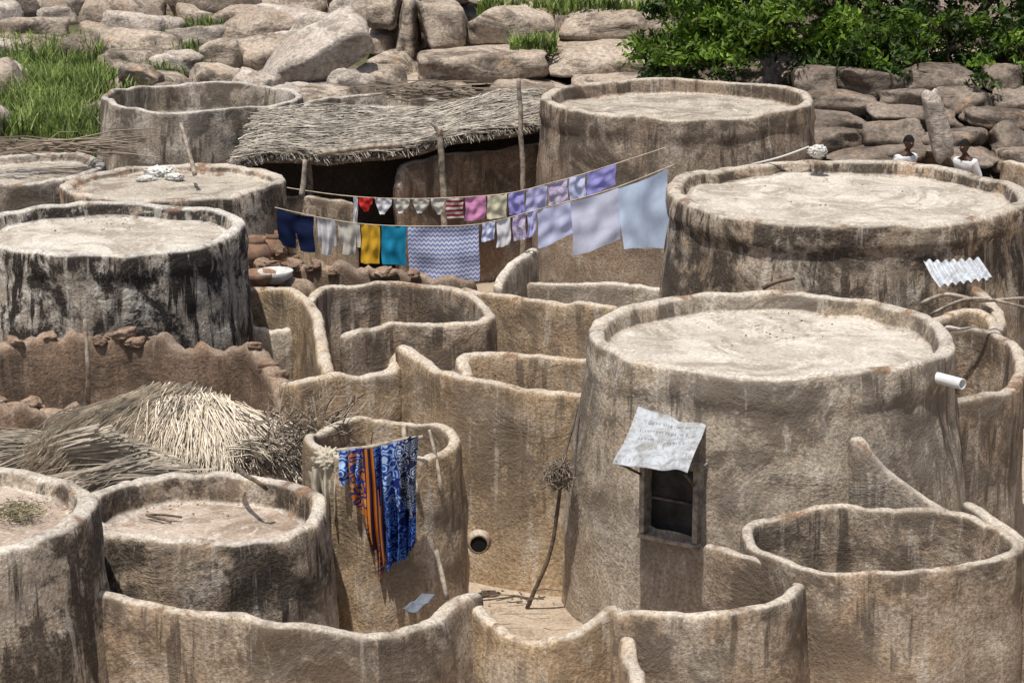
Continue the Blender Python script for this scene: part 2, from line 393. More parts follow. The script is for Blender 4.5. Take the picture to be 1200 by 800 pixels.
W("mud_wall",[(624,291,1.6),(604,306,1.55),(583,332,1.4)],M_mudP,seed=6)
W("mud_wall",[(588,334,1.2),(680,331,1.2),(785,336,1.2)],M_mudP,seed=7)
W("mud_wall",[(548,338,1.5),(600,347,1.55),(660,354,1.6),(720,360,1.6)],M_mud2,seed=8)
W("mud_enclosure",[(905,345,1.9),(960,331,1.9),(1040,327,1.9),(1110,331,1.9),(1155,345,1.9),(1172,368,1.9),(1165,390,1.9)],M_mud,seed=9)
W("mud_wall",[(1092,372,1.95),(1135,362,1.95),(1160,372,1.9),(1168,396,1.9)],M_mud2,seed=10)
W("mud_enclosure",[(1112,383,1.9),(1150,389,1.9),(1182,405,1.9),(1196,432,1.9),(1182,452,1.9),(1150,462,1.9),(1120,468,1.9)],M_mud,seed=11)
W("mud_wall",[(1008,520,2.03),(1018,530,1.97),(1038,550,1.82),(1068,570,1.66),(1104,590,1.51),(1134,606,1.40)],M_mudP,seed=12,w=.15,wb=.22)
W("mud_enclosure",[(880,612,1.56),(950,600,1.58),(1040,594,1.6),(1120,599,1.6),(1175,622,1.6),(1190,645,1.6),(1130,664,1.55),(1040,669,1.55),(950,662,1.53),(895,640,1.52)],M_mud,closed=True,seed=13,w=.11,wb=.26)
W("mud_wall",[(1140,595,1.55),(1185,620,1.55),(1210,650,1.55)],M_mud,seed=14)
W("mud_enclosure",[(830,634,1.45),(870,648,1.45),(915,660,1.43),(937,680,1.4),(915,703,1.4),(860,714,1.36),(790,716,1.34),(732,712,1.34)],M_mud,seed=15,w=.12,wb=.3)
W("mud_wall",[(84,684,1.58),(150,698,1.52),(240,717,1.45),(330,732,1.4),(420,738,1.32),(490,728,1.28),(535,704,1.28),(556,696,1.28)],M_mud,seed=16,w=.14,wb=.3)
W("mud_wall",[(556,700,1.25),(572,722,1.15),(600,742,1.1),(650,744,1.1),(695,728,1.18),(722,712,1.28),(738,742,1.15),(750,800,1.05)],M_mud2,seed=17,w=.13,wb=.3)
W("mud_wall",[(468,212,1.7),(478,190,1.95),(520,181,2.0),(580,173,2.0),(640,166,2.05)],mud("mud_plaster_rust",base=(.25,.18,.13),ochre=(.27,.19,.13),stain=1,off=201),seed=18)
W("mud_wall",[(330,230,1.5),(370,228,1.6),(412,233,1.5)],M_mud,seed=19)
# back wall under the shelter roof, its shade put into a near-black colour
wall("mud_wall",[Vector((-3.95,33.9,2.0)),Vector((-3.85,34.75,2.15)),Vector((-2.6,35.1,2.2)),Vector((-1.0,35.6,2.2)),Vector((.4,36.1,2.2))],M_mudShade,seed=20)
W("mud_wall",[(1180,190,2.0),(1240,200,2.0)],M_mud,seed=22)
RUB=[(-60,416,1.85),(10,402,1.85),(80,393,1.88),(165,391,1.88),(212,404,1.8),(250,408,1.75),(298,402,1.8),(324,432,1.65),(334,470,1.5),(328,510,1.35)]
W("broken_mud_wall",RUB,M_mudR,seed=21,rough=.13,w=.22,wb=.34)
W("broken_mud_wall",[(-30,470,1.6),(30,472,1.6),(70,478,1.5),(100,486,1.4)],M_mudR,seed=24,rough=.12,w=.22)
V=[];Fc=[]
for seg_ in (RUB[1:],[(0,469,1.6),(60,475,1.52),(95,483,1.42)],[(360,307,1.6),(440,314,1.55),(540,325,1.45)]):
    pts=resample([P(*q) for q in seg_],.13)
    for p in pts:
        for lay in (0,1):
            if R()<(.35 if lay==0 else .7): continue
            rock_geo(V,Fc,p+Vector((U(-.05,.05),U(-.05,.05),U(-.09,-.03)+lay*.06)),(U(.07,.13),U(.06,.09),U(.03,.055)),(U(-.15,.15),U(-.15,.15),U(0,3)),p=6,seed=R()*50,rough=.14)
mk("crumbling_bricks",V,Fc,M_brick)

# ---------------- main hut details -----------------
win=empty("window_frame"); win.parent=main
def onA(ang,r,z): return Vector((cA.x+math.cos(ang)*r,cA.y+math.sin(ang)*r,z))
n_=Vector((math.cos(wa),math.sin(wa),0)); tx=Vector((-n_.y,n_.x,0)); wc=onA(wa,1.80,1.43)
def box(name,c,ax,ay,az,mat,parent=None,bev=.006):
    V=[c+ax*i+ay*j+az*k for i in(-1,1) for j in(-1,1) for k in(-1,1)]
    Fc=[(0,1,3,2),(4,6,7,5),(0,4,5,1),(2,3,7,6),(0,2,6,4),(1,5,7,3)]
    o=mk(name,V,Fc,mat,smooth=False,parent=parent); b=o.modifiers.new("b","BEVEL"); b.width=bev; b.segments=2; return o
Z=Vector((0,0,1))
hw,hh=.27,.33
box("jamb_1",wc-tx*hw,tx*.026,n_*.085,Z*hh,M_wood,win); box("jamb_2",wc+tx*hw,tx*.026,n_*.085,Z*hh,M_wood,win)
box("sill",wc-Z*(hh+.03),tx*(hw+.04),n_*.09,Z*.02,M_wood,win); box("lintel",wc+Z*(hh+.028),tx*(hw+.05),n_*.09,Z*.027,M_wood,win)
box("dark_panel",wc-n_*.06,tx*hw,n_*.012,Z*hh,plainm("window_painted_dark",(.035,.034,.032),.5,nsc=6,var=.5),win)  # near-black panel paints the unlit room behind the opening
box("panel_rail",wc-n_*.04-Z*.02,tx*hw,n_*.01,Z*.012,M_woodD,win)
def metal(name,dirt,text=False,met=.2,k=1.0):
    t=NT(name); uv=t.tc.outputs["UV"]; c=t.mix(t.ramp(t.noise(uv,4,5,.7),.4,.65),(.56*k,.59*k,.62*k),(.36*k,.37*k,.37*k))
    c=t.mix(t.ramp(t.noise(uv,5,6,.8,1),.46,.62,0,dirt),c,(.16,.14,.12))
    if text:
        s_=t.sep(uv); ln=t.ramp(t.math('SINE',t.math('MULTIPLY',s_[1],42)),.35,.6)
        wd=t.ramp(t.noise(t.map(uv,(38,6,1)),1,3,.6),.48,.53); inn=t.math('MULTIPLY',t.ramp(s_[0],.12,.15),t.ramp(s_[0],.85,.82))
        inn=t.math('MULTIPLY',inn,t.math('MULTIPLY',t.ramp(s_[1],.12,.15),t.ramp(s_[1],.62,.6)))
        c=t.mix(t.math('MULTIPLY',t.math('MULTIPLY',ln,wd),t.math('MULTIPLY',inn,.6)),c,(.08,.09,.11))
    t.l(c,t.b.inputs["Base Color"])
    t.b.inputs["Metallic"].default_value=met; t.b.inputs["Roughness"].default_value=.6; t.b.inputs["Specular IOR Level"].default_value=.3; return t.m
def sheet(name,tl,tr,br,bl,waves,amp,mat,n=90,m=18,bend=.03,parent=None,crk=.012):
    V=[];Fc=[];uv=[]; nn=(tr-tl).cross(bl-tl).normalized()
    for j in range(m+1):
        for i in range(n+1):
            s=i/n;q=j/m; a=tl.lerp(tr,s); b=bl.lerp(br,s); p=a.lerp(b,q)
            p=p+nn*(amp*math.sin(s*waves*2*math.pi)+bend*math.sin(q*2.5+s*2)+crk*noise.noise(p*6))
            V.append(p); uv.append((s,q))
    for j in range(m):
        for i in range(n): k=j*(n+1)+i; Fc.append((k,k+1,k+n+2,k+n+1))
    o=mk(name,V,Fc,mat,uv=uv,parent=parent); s_=o.modifiers.new("s","SOLIDIFY"); s_.thickness=.004; return o
aw=empty("tin_window_awning")
sheet("sheet",PD(748,476,20.28),PD(829,490,20.05),PD(806,558,19.45),PD(717,542,19.7),2,.004,metal("tin_sign",.75,True,.0,.72),parent=aw,bend=.04,crk=.03)
for (a,b) in (((722,541,19.72),(752,556,20.2)),((803,556,19.5),(815,572,20.0))):
    V,Fc=tube_geo([PD(*a),PD(*b)],.012,6); mk("strut",V,Fc,M_woodD,parent=aw)
sheet("corrugated_metal_sheet",PD(1082,306,25.75),PD(1148,300,25.75),PD(1163,329,25.25),PD(1100,334,25.2),7,.02,metal("tin_clean",.35))
def pipe(name,a,b,r,mat):
    V=[];Fc=[]; t_=(b-a).normalized(); x=t_.cross(Z).normalized(); y=t_.cross(x); n=20
    for (p,rr) in ((a,r),(b,r),(b,r*.82),(b-t_*.3,r*.8)):
        for k in range(n): an=2*math.pi*k/n; V.append(p+x*math.cos(an)*rr+y*math.sin(an)*rr)
    for i in range(3):
        for k in range(n): Fc.append((i*n+k,i*n+(k+1)%n,(i+1)*n+(k+1)%n,(i+1)*n+k))
    return mk(name,V,Fc,mat)
pipe("white_drain_pipe",PD(1066,434,20.85),PD(1128,450,20.35),.05,plainm("pvc",(.66,.66,.64),.4,var=.1))
pole("leaning_wooden_pole",[P(618,712,0),PD(640,662,21.1),PD(654,600,21.05),PD(658,555,21.1),PD(668,510,21.2),PD(677,472,21.3)],(.022,.014),M_woodD)
sg=[]
c0=PD(655,556,21.05)
for i in range(300):
    a=Vector((U(-1,1),U(-1,1),U(-1,1))).normalized()*.12; b=Vector((U(-1,1),U(-1,1),U(-1,1))).normalized()*.12
    m=(a+b)*.8; sg.append(([c0+a,c0+m,c0+b],.005))
straws("straw_bundle",sg,M_twig)
dh=PD(561,638,21.35)
hv=[];hf=[]
for k in range(24):
    an=2*math.pi*k/24
    for (rr,yo) in ((.12,.1),(.10,.02),(.08,.0),(.07,.16)): hv.append(dh+Vector((math.cos(an)*rr,yo,math.sin(an)*rr)))
for k in range(24):
    for q in range(3): hf.append((k*4+q,k*4+q+1,((k+1)%24)*4+q+1,((k+1)%24)*4+q))
dho=mk("drain_opening",hv,hf,M_mud2)
mk("black_bore_disc",[dh+Vector((math.cos(k*math.pi/12)*.078,.012,math.sin(k*math.pi/12)*.078)) for k in range(24)],[tuple(range(24))],M_black,parent=dho)  # black disc closing the ring, painted stand-in for shade inside the hole

# ---------------- thatch / shelter -----------------
sh=empty("thatched_shelter")
A_,B_,C_,D_=P(272,190,2.15),P(632,146,2.4),P(634,112,2.6),P(300,135,2.5)
sg=[]
def Q(s,q):
    p=A_.lerp(B_,s).lerp(D_.lerp(C_,s),q); p.z+=.10*noise.noise(Vector((s*5,q*2,0)))+.05*math.sin(s*9)-.12*s*(1-s)*2; return p
for i in range(5600):
    s=U(-.01,.97); q=U(-.02,1.0); L=U(.04,.14); a=Q(s,q); b=Q(min(1.02,s+L),q+U(-.08,.08))
    o=Vector((0,0,U(0,.09))); sg.append((blade(a+o,b+o,3,0,.03),U(.005,.011)))
for i in range(700):
    s=U(0,1); a=Q(s,.03); sg.append((blade(a+Vector((0,0,.03)),a+Vector((U(-.25,.15),U(-.16,-.02),U(-.09,-.0))),3,.04,.02),U(.005,.009)))
straws("mat",sg,M_strawG,sh)
V=[];Fc=[]
for i in range(9):
    s=i/8; a=Q(s,-.06)-Z*.05; b=Q(s,1.05)-Z*.05; tube_geo([a,a.lerp(b,.5),b],.03,6,V,Fc)
for q in (.0,.5,1.0): tube_geo([Q(k/10,q)-Z*.1 for k in range(11)],.04,7,V,Fc)
mk("beams",V,Fc,M_woodD,parent=sh)
V=[];Fc=[]
for j in range(9):
    for i in range(41): V.append(Q(i/40,j/8)-Z*.01)
for j in range(8):
    for i in range(40): k=j*41+i; Fc.append((k,k+1,k+42,k+41))
mk("mat_underlayer",V,Fc,M_strawG,parent=sh)
for (a,b) in ((275,190),(360,183),(515,150),(608,92)):
    top=PD(a,b,34.2); bot=top.copy(); bot.z=0; bot.x+=.06
    pole("forked_post",[bot,bot.lerp(top,.5)+Vector((.03,0,0)),top],(.055,.045) if b!=92 else (.05,.03),M_wood,parent=sh)
pole("forked_post",[PD(516,160,34),PD(510,148,34),PD(503,142,34)],(.035,.02),M_wood,parent=sh)
pole("cross_beam",[PD(322,186,33.6),PD(390,178,33.6),PD(470,168,33.6)],(.045,.035),M_wood,parent=sh)

# straw pile on the left: a loosened thatch cap lying across wall tops
pile=empty("straw_thatch_pile")
sg=[]
def fan(n,src,dst,ys,yd,r=(.004,.008),sag=.05,lift=.06,seg=5,jit=.03,thick=.14,cut=(.7,1.0),zo=0):
    for i in range(n):
        k=R(); x=k*(len(src)-1); j=min(len(src)-2,int(x)); f=x-j
        su=src[j][0]+(src[j+1][0]-src[j][0])*f+U(-16,16); sv=src[j][1]+(src[j+1][1]-src[j][1])*f+U(-6,6)
        e=min(1,max(0,k+U(-.18,.18)))
        x=e*(len(dst)-1); j=min(len(dst)-2,int(x)); f=x-j
        du=dst[j][0]+(dst[j+1][0]-dst[j][0])*f+U(-26,26); dv=dst[j][1]+(dst[j+1][1]-dst[j][1])*f+U(-11,11)
        a=PD(su,sv,ys+U(-.12,.12)); b=PD(du,dv,yd+U(-.15,.15)); s0=U(0,.4) if R()<.5 else 0; a2=a.lerp(b,s0); b=a.lerp(b,U(*cut))
        up=U(-thick,0)+zo; pts=[]
        for q in range(seg):
            tt=q/(seg-1); p=a2.lerp(b,tt)+Z*(lift*math.sin(tt*math.pi)+up-sag*tt*tt)+Vector((U(-1,1),U(-1,1),U(-1,1)))*jit*tt; pts.append(p)
        sg.append((pts,U(*r)))
fan(3800,((150,468),(195,450),(235,455),(262,470)),[(40,516),(40,550),(100,568),(185,554),(280,535)],22.1,21.0)
fan(3200,((180,470),(240,462),(275,478)),[(110,568),(200,554),(290,538),(365,528)],21.8,21.0)
straws("straw",sg,M_straw,pile)
sg=[]
fan(1100,((210,545),(120,500)),[(-40,500),(-40,530),(-30,560)],21.0,21.5,r=(.005,.010),lift=.05,thick=.1)
fan(400,((240,550),(160,530)),[(50,550),(60,588)],20.9,20.75,r=(.005,.009),lift=.04)
fan(200,((110,478),(180,462)),[(50,500),(70,530)],22.1,21.5)
fan(300,((270,520),(330,505)),[(370,520),(385,540),(360,560)],21.1,20.7,r=(.005,.010),lift=.08,sag=.2,jit=.08)
straws("stalks",sg,M_strawM,pile)
sg=[]
for i in range(220):
    a=PD(U(305,400),U(480,560),U(20.6,21.2)); d=Vector((U(-.3,.35),U(-.25,.25),U(-.15,.32))); b=a+d
    sg.append(([a,a.lerp(b,.4)+Vector((U(-1,1),U(-1,1),U(-1,1)))*.05,a.lerp(b,.75)+Vector((U(-1,1),U(-1,1),U(-1,1)))*.07,b],U(.005,.013)))
straws("dry_branches",sg,M_twig,pile)
core=[(60,528,21.3),(130,545,21.0),(210,530,21.1),(290,520,21.1),(350,517,21.1),(260,474,21.9),(235,460,22.1),(190,455,22.1),(140,480,21.9)]
V=[PD(200,505,21.55)-Z*.14]+[PD(u,v,y)-Z*.13 for u,v,y in core]; b=len(V); V+=[q-Z*.18 for q in V]; Fc=[]
for i in range(9): i2=(i+1)%9; Fc+=[(0,1+i,1+i2),(b,b+1+i2,b+1+i),(1+i,b+1+i,b+1+i2,1+i2)]
mk("straw_core",V,Fc,M_strawM,parent=pile,smooth=False)

# ---------------- brushwood -----------------
def brush(name,u0,u1,v0,v1,y,n,mat,L=(.4,1.2),r=(.008,.018),dz=.12):
    sg=[]
    for i in range(n):
        a=PD(U(u0,u1),U(v0,v1),y+U(-.4,.4)); an=U(-.5,.5)+(math.pi if R()<.5 else 0); l=U(*L)
        b=a+Vector((math.cos(an)*l,math.sin(an)*l*.5,U(-dz,dz))); m=a.lerp(b,.5)+Vector((U(-1,1),U(-1,1),U(-.5,1)))*.06
        sg.append(([a,m,b],U(*r)))
    return straws(name,sg,mat)
brush("brushwood_pile",0,105,162,178,32.6,80,M_twig)
brush("brushwood_pile",450,560,100,114,38.3,110,M_twig,L=(.4,1.0))
brush("stick_litter",560,650,690,705,20.9,7,M_woodD,L=(.15,.5),r=(.006,.012),dz=.02)
pole("bent_branch",[PD(1080,356,24.5),PD(1110,345,24.4),PD(1150,352,24.3),PD(1200,350,24.2)],(.025,.015),M_wood)
pole("bent_branch",[PD(1090,368,24.2),PD(1130,352,24.1),PD(1165,352,24.0),PD(1205,362,24.0)],(.018,.012),M_wood)
pole("bent_branch",[PD(895,338,25.4),PD(910,330,25.4),PD(930,326,25.3)],(.025,.02),M_woodD)
pole("wooden_post",[P(104,489,1.2),PD(103,440,22.9),PD(101,400,22.9),PD(100,373,22.9)],(.035,.018),M_wood)
pole("wooden_post",[PD(228,205,30.8),PD(220,172,31),PD(212,145,31.2)],(.03,.022),M_wood)
pole("wooden_stick",[PD(488,578,19.62),PD(481,540,19.8),PD(472,500,20.0)],(.028,.022),M_wood)
pole("wooden_stick",[PD(518,580,19.75),PD(511,540,19.85),PD(503,503,20.0)],(.02,.015),M_wood)
pole("wooden_stick",[PD(522,702,19.0),PD(517,672,19.1),PD(511,645,19.2)],(.024,.02),M_wood)
pole("wooden_stick",[PD(352,232,30.5),PD(357,205,30.5),PD(358,187,30.5)],(.04,.03),M_wood)
pole("wooden_stick",[P(200,612,1.47),P(170,603,1.47),P(212,606,1.5)],(.012,.01),M_woodD)
pole("curved_branch",[P(276,548,1.78),P(296,560,1.85),P(312,572,1.74)],(.025,.018),M_woodD)

# ---------------- cloths -----------------
from math import sin,pi
def inpoly(x,y,poly):
    c=False;n=len(poly);j=n-1
    for i in range(n):
        xi,yi=poly[i];xj,yj=poly[j]
        if (yi>y)!=(yj>y) and x<(xj-xi)*(y-yi)/(yj-yi)+xi: c=not c
        j=i
    return c
def cloth(name,TL,TR,drop,mat,poly=None,folds=2.5,amp=.035,shift=0,n=50,drop2=None,parent=None,ydrift=0,sagk=.025,gather=0):
    V=[];Fc=[];uv=[]; Wd=(TR-TL).length; ph=U(0,6); dr2=drop if drop2 is None else drop2
    for j in range(n+1):
        for i in range(n+1):
            s=i/n;q=j/n; dd=drop+(dr2-drop)*s
            sx=s+(.5-s)*gather*q
            p=TL.lerp(TR,sx); p.z-=sagk*Wd*4*s*(1-s)
            p.z-=dd*q*(1+.012*sin(s*7+ph)); p.x+=shift*q+.015*sin(q*5+ph)*q
            f=(.25+.75*q); p.y+=amp*f*sin(folds*2*pi*s+ph+q*1.3)+amp*.5*f*sin(folds*4.7*pi*s+ph*2)+.03*noise.noise(Vector((s*3+ph,q*3,0)))+ydrift*q
            p.x+=.2*amp*f*sin(folds*2*pi*s+ph+1)
            V.append(p); uv.append((s*Wd,q*dd))
    for j in range(n):
        for i in range(n):
            if poly and not inpoly((i+.5)/n,(j+.5)/n,poly): continue
            k=j*(n+1)+i; Fc.append((k,k+1,k+n+2,k+n+1))
    return mk(name,V,Fc,mat,uv=uv,parent=parent)
SHORTS=[(0,0),(1,0),(1,1),(.56,1),(.5,.45),(.44,1),(0,1)]
SHIRT=[(0,.0),(1,0),(1,.75),(.85,.75),(.8,.35),(.78,.35),(.78,1),(.2,1),(.2,.35),(.15,.75),(0,.75)]
BRIEF=[(0,0),(1,0),(.98,.35),(.62,.95),(.38,.95),(.02,.35)]
C_navy=clothm("cloth_navy",(.012,.02,.06)); C_white=clothm("cloth_white",(.72,.72,.73)); C_cream=clothm("cloth_cream",(.58,.55,.48))
C_yel=clothm("cloth_yellow",(.72,.42,.04)); C_teal=clothm("cloth_teal",(.02,.27,.45)); C_pink=clothm("cloth_pink",(.70,.30,.50))
C_red=clothm("cloth_red",(.62,.04,.04)); C_lav=clothm("cloth_lavender",(.36,.34,.72)); C_lav2=clothm("cloth_pale_lavender",(.52,.52,.78))
C_sky=clothm("cloth_pale_blue",(.62,.74,.92)); C_lt=clothm("cloth_ice",(.62,.66,.88)); C_lt2=clothm("cloth_ice_white",(.72,.75,.90)); C_pat=clothm("cloth_zigzag",(.68,.70,.80),'zig',(.22,.27,.52),17)
C_str=clothm("cloth_red_stripe",(.25,.04,.05),'stripe_h',(.6,.5,.45),16); C_py=clothm("cloth_pale_yellow",(.66,.62,.44)); C_flor=clothm("cloth_floral",(.58,.56,.68),'wax',(.45,.3,.55),18,col3=(.68,.68,.75))
C_grey=clothm("cloth_grey_white",(.5,.5,.5),'stripe_v',(.7,.7,.7),8)
lineF=[(322,243,30.2),(370,254,30.1),(420,262,30),(480,265,29.9),(560,263,29.8),(625,247,29.7),(670,235,29.7),(722,220,29.6),(790,193,29.5)]
lineR=[(330,219,31.2),(400,229,31.1),(470,233,31),(545,231,31),(600,226,31),(640,216,31),(690,202,31),(780,173,30.6)]
line=empty("clothesline")
for L_ in (lineF,lineR):
    C=resample([PD(*q) for q in L_],.2); V,Fc=tube_geo(C,.007,5); mk("rope",V,Fc,plainm("rope",(.45,.38,.28)),parent=line)
def lv(L_,u):
    for a,b in zip(L_,L_[1:]):
        if a[0]<=u<=b[0]:
            t=(u-a[0])/(b[0]-a[0]); return PD(u,a[1]+(b[1]-a[1])*t,a[2]+(b[2]-a[2])*t)
def hang(name,L_,u0,u1,dv,mat,poly=None,dv2=None,off=0,**k):
    a=lv(L_,u0); b=lv(L_,u1); d=a.y/F*1.03; o=Vector((0,-.01-off,0))
    return cloth(name,a+o,b+o,dv*d,mat,poly,drop2=None if dv2 is None else dv2*d,**k)
hang("navy_shorts",lineF,325,368,42,C_navy,SHORTS,folds=1.2,amp=.02,sagk=.05)
hang("striped_shirt",lineF,372,393,42,C_grey,SHIRT,folds=1.5,amp=.02)
hang("cream_shirt",lineF,396,422,38,C_cream,SHIRT,folds=1.5,amp=.02)
hang("yellow_towel",lineF,423,445,46,C_yel,folds=1,amp=.012)
hang("teal_cloth",lineF,447,476,46,C_teal,folds=1.2,amp=.012)
hang("patterned_sheet",lineF,478,561,62,C_pat,folds=1.5,dv2=68,amp=.02)
for (a,b,d,m) in ((565,580,22,C_lt),(582,598,33,C_white),(601,616,30,C_flor),(618,628,30,C_lav2)): hang("small_garment",lineF,a,b,d,m,folds=1,amp=.012)
hang("lavender_sheet",lineF,629,670,46,C_lt,folds=1,shift=.03,dv2=38,amp=.015)
hang("white_sheet",lineF,668,724,64,C_lt2,folds=1,shift=.05,dv2=60,amp=.02,off=.05)
hang("pale_blue_sheet",lineF,724,781,70,C_sky,folds=1,shift=.07,dv2=90,amp=.03,off=.1)
hang("red_underwear",lineR,420,437,18,C_red,BRIEF,folds=1,amp=.01); hang("white_underwear",lineR,439,459,20,C_white,BRIEF,folds=1,amp=.01)
hang("cream_underwear",lineR,461,480,18,C_cream,BRIEF,folds=1,amp=.01); hang("cream_underwear",lineR,483,503,18,C_cream,BRIEF,folds=1,amp=.01); hang("cream_underwear",lineR,505,521,20,C_cream,BRIEF,folds=1,amp=.01)
hang("white_vest",lineR,414,419,36,C_white,folds=1,amp=.01)
hang("striped_cloth",lineR,523,543,24,C_str,folds=1,amp=.012); hang("pink_cloth",lineR,545,569,28,C_pink,folds=1,amp=.012)
hang("pale_yellow_cloth",lineR,571,594,28,C_py,folds=1,amp=.012); hang("lavender_cloth",lineR,596,614,26,C_lav,folds=1,amp=.012)
hang("lavender_cloth",lineR,616,641,30,C_lav2,folds=1,amp=.015); hang("floral_cloth",lineR,643,665,26,C_flor,folds=1,amp=.015)
hang("lavender_cloth",lineR,667,686,26,C_lt,folds=1,amp=.015); hang("lavender_cloth",lineR,688,722,27,C_lav,folds=1.2,amp=.015,dv2=24)
C_wax=clothm("wax_print_blue",(.015,.025,.20),'wax',(.10,.25,.6),14,.1,col3=(.015,.02,.10)); C_wax2=clothm("wax_print_orange",(.60,.20,.03),'stripe_v',(.05,.03,.06),22,.1)
C_wax3=clothm("wax_print_cyan",(.03,.08,.36),'wax',(.40,.55,.75),11,.1,col3=(.02,.03,.18)); C_wax4=clothm("wax_print_orange_floral",(.55,.18,.03),'wax',(.04,.05,.2),9,.1,col3=(.65,.35,.12))
yk=19.55
pole("drying_pole",[PD(368,533,19.9),PD(430,524,19.7),PD(496,512,19.7)],(.022,.018),M_wood)
d_=yk/F*1.03
cloth("blue_wax_print_cloth",PD(396,527,yk),PD(428,524,yk),46*d_,C_wax3,[(0,0),(1,0),(1,1),(.5,.9),(.1,.95)],folds=1.8,amp=.04)
cloth("orange_wax_print_cloth",PD(408,527,yk-.02),PD(450,524,yk-.02),164*d_,C_wax4,[(0,0),(1,0),(1,.78),(.85,.98),(.6,1),(.42,.6),(0,.38)],folds=2.4,amp=.06,shift=.04,gather=.25)
cloth("striped_wax_print_cloth",PD(424,526,yk-.1),PD(446,524,yk-.1),156*d_,C_wax2,[(0,0),(1,0),(1,.8),(.6,1),(.2,.7)],folds=1.5,amp=.04,shift=.06)
cloth("blue_wax_print_cloth",PD(438,524,yk-.14),PD(488,512,yk-.14),154*d_,C_wax,[(0,0),(1,0),(1,.86),(.75,.97),(.5,.93),(.3,1),(.12,.93),(.08,.55)],folds=3.2,amp=.07,shift=.0,gather=.2)
cloth("blue_wax_print_cloth",PD(446,522,yk-.24),PD(482,511,yk-.24),84*d_,C_wax3,[(0,0),(1,0),(1,.8),(.6,1),(.2,.85)],folds=2,amp=.06)
cloth("black_wax_print_cloth",PD(464,518,yk-.26),PD(490,510,yk-.26),104*d_,clothm("wax_print_black",(.02,.022,.04),'wax',(.3,.35,.45),16,.05,col3=(.02,.02,.05)),[(0,0),(1,0),(.9,.7),(.6,1),(.3,.8)],folds=1.5,amp=.05)
def crumple(name,c,s,mat,seed=0,k=3.0,parent=None):
    V=[];Fc=[]; n=40;m=60
    for j in range(n+1):
        for i in range(m):
            th=pi*j/n; ph=2*pi*i/m; u=Vector((math.sin(th)*math.cos(ph),math.sin(th)*math.sin(ph),math.cos(th)))
            f=1+.35*abs(noise.noise(u*k+Vector((seed,0,0))))*1.6-.2+.15*noise.noise(u*k*3)
            p=Vector((u.x*s[0],u.y*s[1],u.z*s[2]))*f; V.append(Vector(c)+p)
    for j in range(n):
        for i in range(m): Fc.append((j*m+i,j*m+(i+1)%m,(j+1)*m+(i+1)%m,(j+1)*m+i))
    return mk(name,V,Fc,mat,uv=[(v.x,v.z) for v in V],parent=parent)
C_beige=clothm("cloth_beige",(.46,.41,.32),trans=.05)
# beige cloth slung over the granary rim
bb=empty("beige_cloth_bundle")
crumple("knot",PD(384,540,19.78),(.13,.09,.12),C_beige,1,4,parent=bb)
cloth("hanging_end",PD(366,548,19.72),PD(402,545,19.68),66*d_,C_beige,[(0,0),(1,0),(.95,.6),(.8,1),(.35,.92),(.1,.6)],folds=2.5,amp=.06,gather=.3,parent=bb)
cloth("hanging_end_2",PD(360,552,19.78),PD(384,550,19.74),48*d_,C_beige,[(0,0),(1,0),(.8,1),(.3,.9)],folds=1.5,amp=.05,gather=.3,parent=bb)
C_w2=clothm("cloth_white_opaque",(.60,.58,.53),trans=.0)
wb_=empty("white_cloth_bundle")
crumple("heap",P(188,203,2.24),(.22,.15,.10),C_w2,2,5,parent=wb_); crumple("fold",P(172,210,2.22),(.14,.10,.05),C_w2,6,5,parent=wb_); crumple("fold",P(204,208,2.22),(.13,.1,.06),C_w2,9,5,parent=wb_)
crumple("white_bag",PD(958,177,29.9),(.12,.1,.08),C_w2,12,4)
V,Fc=tube_geo(resample([PD(880,193,30.2),PD(915,184,30),PD(948,172,30)],.1),.012,5); mk("cable",V,Fc,C_w2)
def lathe(name,c,prof,mat,seg=28,parent=None):
    V=[];Fc=[]
    for (r,z) in prof:
        for k in range(seg): a=2*pi*k/seg; V.append(Vector(c)+Vector((r*math.cos(a),r*math.sin(a),z)))
    for i in range(len(prof)-1):
        for k in range(seg): Fc.append((i*seg+k,i*seg+(k+1)%seg,(i+1)*seg+(k+1)%seg,(i+1)*seg+k))
    return mk(name,V,Fc,mat,parent=parent)
M_clay=plainm("fired_clay",(.22,.135,.09),var=.35); M_enam=plainm("enamel",(.5,.49,.46),.4,var=.2)
BOWL=[(.001,0),(.1,0),(.18,.06),(.22,.15),(.21,.155),(.16,.08),(.1,.03),(.001,.025)]
POT=[(.001,0),(.1,.0),(.19,.1),(.2,.2),(.15,.3),(.12,.33),(.15,.38),(.135,.38),(.1,.33),(.13,.28),(.001,.1)]
W("mud_wall",[(286,330,1.45),(320,326,1.5),(352,330,1.5)],M_mudR,seed=30,w=.4,wb=.5)
lathe("clay_bowl",P(303,333,1.5),BOWL,M_clay); lathe("enamel_basin",P(323,331,1.5),BOWL,M_enam); lathe("clay_pot",P(300,312,1.4),POT,M_clay); lathe("clay_pot",P(322,306,1.35),POT,M_clay)
V=[];Fc=[]
for i in range(26): rock_geo(V,Fc,P(U(288,345),U(296,322),1.45)+Vector((0,0,U(-.05,.1))),(U(.06,.12),U(.05,.09),U(.03,.06)),(U(-.4,.4),U(-.4,.4),U(0,3)),5,R()*40,.15)
mk("brick_heap",V,Fc,M_brick)
V=[];Fc=[]
for i in range(170):
    uu,vv,zz=random.choice([(900,385,2.43),(240,590,1.47),(130,262,2.45),(800,112,2.7),(600,690,0.02),(600,690,0.02),(990,222,2.55)]); p=P(uu+random.gauss(0,60 if zz>1 else 30),vv+random.gauss(0,9),zz)
    rock_geo(V,Fc,p,(U(.006,.014),U(.006,.014),U(.004,.008)),(0,0,R()*3),3,R()*30,.1)
mk("gravel_debris",V,Fc,M_stone)
sgl=[]
